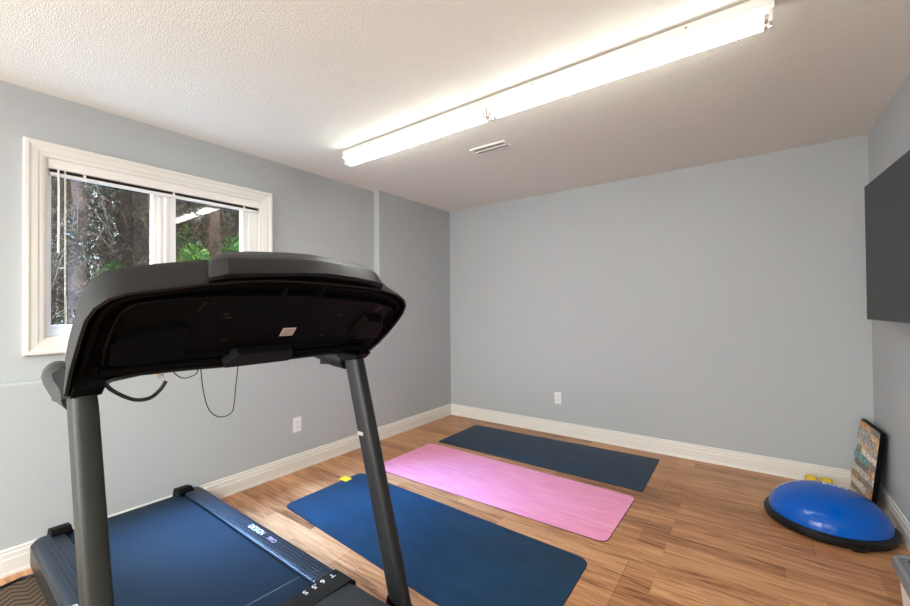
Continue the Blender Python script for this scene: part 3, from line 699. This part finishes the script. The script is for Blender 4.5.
def tree(x, y, h, r, label, rng, leafn, twn, base=.6, lowleaf=1.0, lean=.02):
    t = thing('conifer_tree', label, 'tree', (x, y, base), 'trees outside the window')
    dx, dy = rng.uniform(-lean, lean), rng.uniform(-lean, lean)
    P_ = [(x + dx * k + rng.uniform(-.03, .03), y + dy * k + rng.uniform(-.03, .03), base - .1 + h * k / 8) for k in range(9)]
    MB().tube(P_, [r * (1.15 - .1 * k) for k in range(9)], 12).build('trunk', M['bark'], t, smooth=True)
    b = MB(); lp = []
    for _ in range(twn):
        z = rng.uniform(base + .1, base + h * .95); k = (z - base) / h; a = rng.uniform(0, 2 * math.pi); L_ = rng.uniform(.2, .40)
        p0 = Vector((x + dx * k * 8, y + dy * k * 8, z)); d = Vector((math.cos(a), math.sin(a), rng.uniform(-.5, .6)))
        p1 = p0 + d * L_ * .5 + Vector((0, 0, rng.uniform(-.1, .1))); p2 = p0 + d * L_ + Vector((0, 0, -rng.uniform(.0, .45)))
        b.tube([p0, p1, p2], [.008 * rng.uniform(.5, 1.4), .005, .0015], 4)
        lp.append((p1, p2))
        for _k in range(3):
            q = p0.lerp(p2, rng.uniform(.3, 1)); b.tube([q, q + Vector((rng.uniform(-.2, .2), rng.uniform(-.2, .2), rng.uniform(-.3, .2)))], [.004, .0015], 3)
    b.build('branches', M['twig'], t)
    pts = []
    for _ in range(leafn):
        p1, p2 = rng.choice(lp)
        if rng.random() > lowleaf * (.35 + (p1.z - base) / 3.0): continue
        q = p1.lerp(p2, rng.uniform(-.1, 1.1)); pts.append(q + Vector((rng.gauss(0, .07), rng.gauss(0, .07), rng.gauss(0, .09))))
    for _ in range(1500):
        q = Vector((max(-.4, min(.4, rng.gauss(0, .22))), max(-.4, min(.4, rng.gauss(0, .22))), 0)); pts.append(Vector((x + q.x, y + q.y, base + h * rng.uniform(.78, 1.05))))
    leaves(pts[:-1500], .020, M['leaf'], 'foliage', t, rng, .6); leaves(pts[-1500:], .11, M['leaf'], 'shade_crown', t, rng, .3)  # large top leaves are unseen, added to keep skylight off the trunks
    return t
rng = random.Random(11)
spots = [(-3.2, -2.75, .09), (-4.0, -1.75, .13), (-3.9, -2.95, .08), (-4.6, -.75, .12), (-5.0, -2.55, .12), (-5.3, -1.5, .14), (-5.7, -.30, .12), (-6.3, -2.3, .15), (-6.5, -1.1, .14), (-6.7, .3, .13), (-7.5, -1.9, .15), (-7.7, -.5, .16), (-7.8, 1.0, .14), (-8.9, -1.2, .15), (-9.0, .3, .16), (-9.1, 1.8, .15), (-7.4, -3.3, .14), (-8.8, -2.6, .15), (-10.2, 1.0, .16), (-10.2, -.5, .16), (-10.3, 2.6, .16), (-10.2, -2.0, .16)]
for i, (x, y, r) in enumerate(spots):
    tree(x, y, 5.4 + (-x - 3) * .25, r * .95, 'brown-trunked conifer with bare twigs standing outside the window', rng, 8000, 150)
def shrub(x, y, r, h, rng, base=.6):
    if h < 4: s = thing('leafy_shrub', 'bright green leafy shrub between the trees outside the window', 'shrub', (x, y, base), 'shrubs outside the window')
    else: s = thing('tall_evergreen', 'tall dark evergreen closing the view far behind the trunks outside', 'tree', (x, y, base), 'far evergreens outside the window')
    b = MB()
    for _ in range(7): b.tube([(x, y, base - .05), (x + rng.uniform(-r, r) * .4, y + rng.uniform(-r, r) * .4, base + h * .5), (x + rng.uniform(-r, r) * .8, y + rng.uniform(-r, r) * .8, base + h * .9)], [.02, .012, .004], 5)
    b.build('stem', M['twig'], s)
    pts = []
    for _ in range(2600 if h < 4 else 7000):
        v = Vector((rng.gauss(0, 1), rng.gauss(0, 1), rng.gauss(0, 1))).normalized() * (rng.random() ** .4)
        pts.append((x + v.x * r, y + v.y * r, base + h * .55 + v.z * h * .5))
    leaves(pts, .05 if h < 4 else .09, M['leafg'] if h < 4 else M['leaf'], 'foliage', s, rng)
for x, y, r, h in ((-4.3, -1.15, .32, 1.7), (-5.1, -.2, .35, 2.0), (-4.4, -2.35, .33, 1.0), (-6.0, -1.75, .35, 1.5), (-5.9, .5, .4, 2.4), (-3.2, -3.4, .3, .95), (-6.9, -.35, .4, 2.4), (-11.6, 2.2, 1.1, 6.2), (-11.6, 0.0, 1.1, 6.2), (-11.6, -2.2, 1.1, 6.2), (-11.8, 4.4, 1.1, 6.2)):
    shrub(x, y, r, h, rng)

for o in list(bpy.data.objects):
    if '_o' in o: del o['_o']
